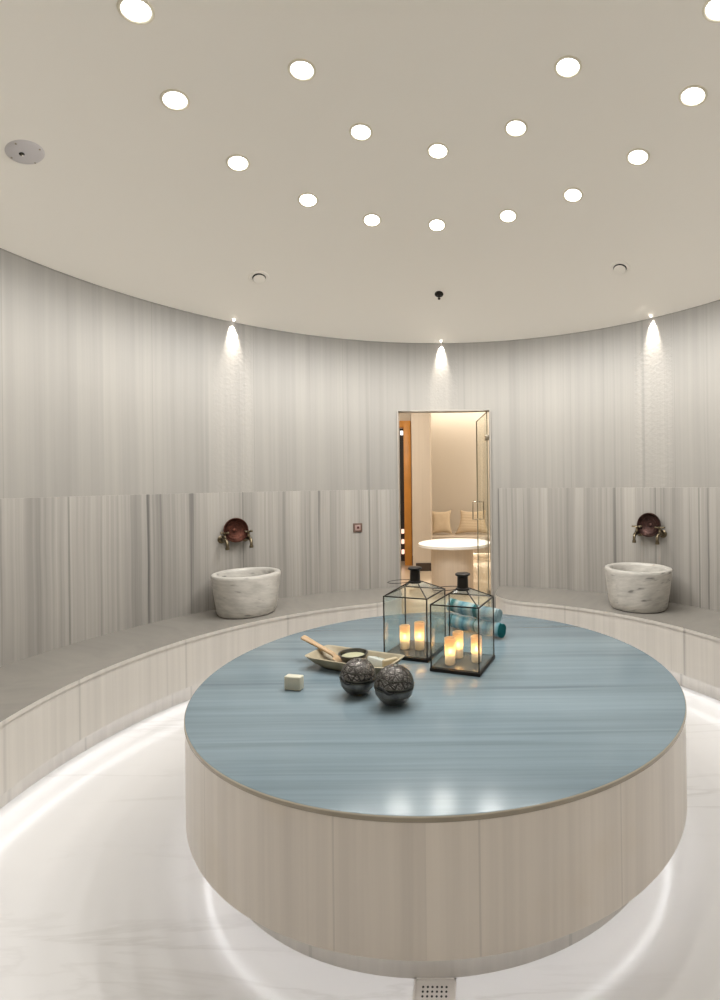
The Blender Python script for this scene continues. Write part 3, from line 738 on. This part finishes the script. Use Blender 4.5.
# pewter bowl with paste
M['pewter'] = plain('dark_pewter', (.10, .10, .085), .38, metal=.85, var=.3, bscale=80, bump=.35)
sb = thing('pewter_bowl', 'small dark metal bowl of pale green paste sitting in the tray', 'bowl', (-.432, .045, Z_TOP+.0135))
bm = BM(); lathe(bm, [(0, 0), (.028, 0), (.030, .003), (.045, .012), (.062, .036), (.068, .052), (.0735, .054), (.0735, .0565), (.066, .056), (.060, .040), (.043, .016), (0, .010)], 44); link('bowl_shell', bm, M['pewter'], sb)
bm = BM(); lathe(bm, [(0, .044), (.03, .0432), (.050, .041), (.0605, .0395), (.058, .036), (0, .036)], 36); link('paste', bm, plain('pale_green_paste', (.42, .42, .27), .35, bump=.3, bscale=40), sb)
M['soap'] = plain('cream_soap', (.56, .54, .44), .4, var=.04, bscale=20)
# white stamped soap in tray
ss = thing('stamped_soap', 'white soap block with a round stamp leaning in the tray right of the bowl', 'soap', (-.300, -.012, Z_TOP+.016), TR)
ss.rotation_euler = (rad(-20), rad(8), TR)
M['white_soap'] = plain('white_soap', (.48, .50, .46), .45)
bm = BM(); box(bm, (0, 0, .022), (.10, .085, .040), bevel=.007, seg=3); link('soap_block', bm, M['white_soap'], ss)
bm = BM(); tube(bm, [(.026*cos(k*pi/16), .026*sin(k*pi/16), .0425) for k in range(32)], .0016, 6, closed=True); tube(bm, [(-.012, -.006, .0422), (0, .010, .0424), (.012, -.006, .0422)], .0014, 6)
link('stamp', bm, plain('grey_stamp', (.40, .45, .42), .5), ss)
s2 = thing('beige_soap', 'beige soap bar standing in the right end of the tray', 'soap', (-.236, -.046, Z_TOP+.018), TR+rad(60))
bm = BM(); box(bm, (0, 0, .027), (.078, .022, .050), bevel=.006, seg=3); link('soap_block', bm, plain('beige_soap', (.45, .38, .25), .45), s2)
# soap on the marble
s3 = thing('soap_bar', 'cream soap bar standing alone on the platform, left of the tray', 'soap', (-.640, -.225, Z_TOP), rad(-13))
bm = BM(); box(bm, (0, 0, .0305), (.080, .036, .061), bevel=.006, seg=3); link('soap_block', bm, M['soap'], s3)
bm = BM(); box(bm, (0, -.0182, .031), (.052, .0014, .032), bevel=.0005); link('stamp_panel', bm, M['soap'], s3)

# ------------------------------------------------------------------ engraved metal balls
def engraved(name, base, scale):
    m, nt, b = new_mat(name); L = nt.links
    tc = N(nt, 'ShaderNodeTexCoord')
    v = N(nt, 'ShaderNodeTexVoronoi', feature='DISTANCE_TO_EDGE', i_Scale=scale); L.new(tc.outputs['Object'], v.inputs['Vector'])
    w_ = N(nt, 'ShaderNodeTexNoise', i_Scale=scale*1.2, i_Detail=4.0, i_Distortion=2.5); L.new(tc.outputs['Object'], w_.inputs['Vector'])
    a_ = ramp(nt, v.outputs[0], [(.02, 0), (.14, 1)]); c_ = ramp(nt, w_.outputs[0], [(.40, 0), (.56, 1)])
    h = math_node(nt, 'MULTIPLY', a_, c_)
    L.new(mix_col(nt, h, tuple(x*.25 for x in base), base), b.inputs['Base Color'])
    b.inputs['Metallic'].default_value = .9; b.inputs['Roughness'].default_value = .3
    bp = N(nt, 'ShaderNodeBump', i_Strength=.9, i_Distance=.003); L.new(h, bp.inputs['Height']); L.new(bp.outputs[0], b.inputs['Normal'])
    return m
M['filigree'] = engraved('chased_dark_metal', (.22, .205, .19), 36)
M['ball_lo'] = plain('smooth_dark_metal', (.16, .145, .135), .30, metal=.9, var=.5, bscale=90, bump=.4)
def ball(loc, rz, r, lab, tilt):
    t = thing('metal_ball', lab, 'ball', loc, rz)
    T = Matrix.Translation((0, 0, r*.985)) @ Matrix.Rotation(rad(tilt), 4, 'Y')
    def arc(z0, z1, n): return [(r*math.sqrt(max(0, 1-(z0+(z1-z0)*i/n)**2)), r*(z0+(z1-z0)*i/n)) for i in range(n+1)]
    bm = BM(); lathe(bm, [(x*1.0, z) for x, z in arc(1, .08, 18)], 56, mat=T); link('upper_shell', bm, M['filigree'], t)
    bm = BM(); lathe(bm, arc(-.10, -1, 18), 56, mat=T); link('lower_shell', bm, M['ball_lo'], t)
    bm = BM()
    lathe(bm, [(r*.985, r*.09), (r*1.018, r*.085), (r*1.03, r*.055), (r*1.018, r*.03), (r*.985, r*.02)], 64, mat=T)
    lathe(bm, [(r*.985, -r*.05), (r*1.015, -r*.06), (r*1.025, -r*.085), (r*1.015, -r*.115), (r*.975, -r*.12)], 64, mat=T)
    for z in (.45, -.42): tube(bm, [T @ Vector((r*math.sqrt(1-z*z)*cos(k*pi/24), r*math.sqrt(1-z*z)*sin(k*pi/24), r*z)) for k in range(48)], r*.022, 6, closed=True)
    link('seam_bands', bm, M['pewter'], t)
    bm = BM(); lathe(bm, [(r*.97, r*.03), (r*.97, -r*.07)], 56, mat=T); link('gap_ring', bm, M['black'], t)
    bm = BM(); tube(bm, [T @ Vector((r*1.012*cos(a_)*1.0, r*1.012*sin(a_), r*.12*sin((a_+2.9)*6))) for a_ in [-2.9+i*.06 for i in range(18)]], [.002+.004*sin(pi*i/17) for i in range(18)], 8); link('opening', bm, M['black'], t)  # black bead paints the shadowed slot onto the shell
    bm = BM(); lathe(bm, [(r*.10, r*.985), (r*.14, r*1.0), (r*.10, r*1.03), (0, r*1.035)], 20, mat=T); link('crown_knob', bm, M['pewter'], t)
    return t
ball((-.343, -.285, Z_TOP), .15, .077, 'engraved dark metal ball touching the tray, left of the two', 6)
ball((-.173, -.388, Z_TOP), .45, .081, 'engraved dark metal ball nearest the camera, right of the two', 4)

# ------------------------------------------------------------------ warm lamps and added fill of the relaxation room
def area(name, loc, rot, e, sx, sy, col):
    ld = bpy.data.lights.new(name, 'AREA'); ld.shape = 'RECTANGLE'; ld.size = sx; ld.size_y = sy; ld.energy = e; ld.color = col
    o = bpy.data.objects.new(name, ld); COL.objects.link(o); o.location = loc; o.rotation_euler = rot; return o
area('cove_lamp', (.6, 7.7, 3.02), (rad(20), 0, 0), WARM_W*.5, 3.2, .15, (1, .89, .74))
area('room_fill', (1.45, 5.6, 3.05), (0, rad(12), 0), WARM_W*2.6, 1.3, 2.6, (1, .90, .76))
area('room_fill', (-1.35, 4.3, 2.98), (rad(38), 0, 0), WARM_W*1.5, .9, 1.6, (1, .90, .76))  # added unseen fill, brightens the pillar and the wall above the wooden frame
sd = bpy.data.lights.new('table_spot', 'SPOT'); sd.energy = 120; sd.spot_size = rad(34); sd.spot_blend = .4; sd.color = (1, .95, .88); sd.shadow_soft_size = .04
so = bpy.data.objects.new('table_spot', sd); COL.objects.link(so); so.location = (.05, 4.4, 3.0)
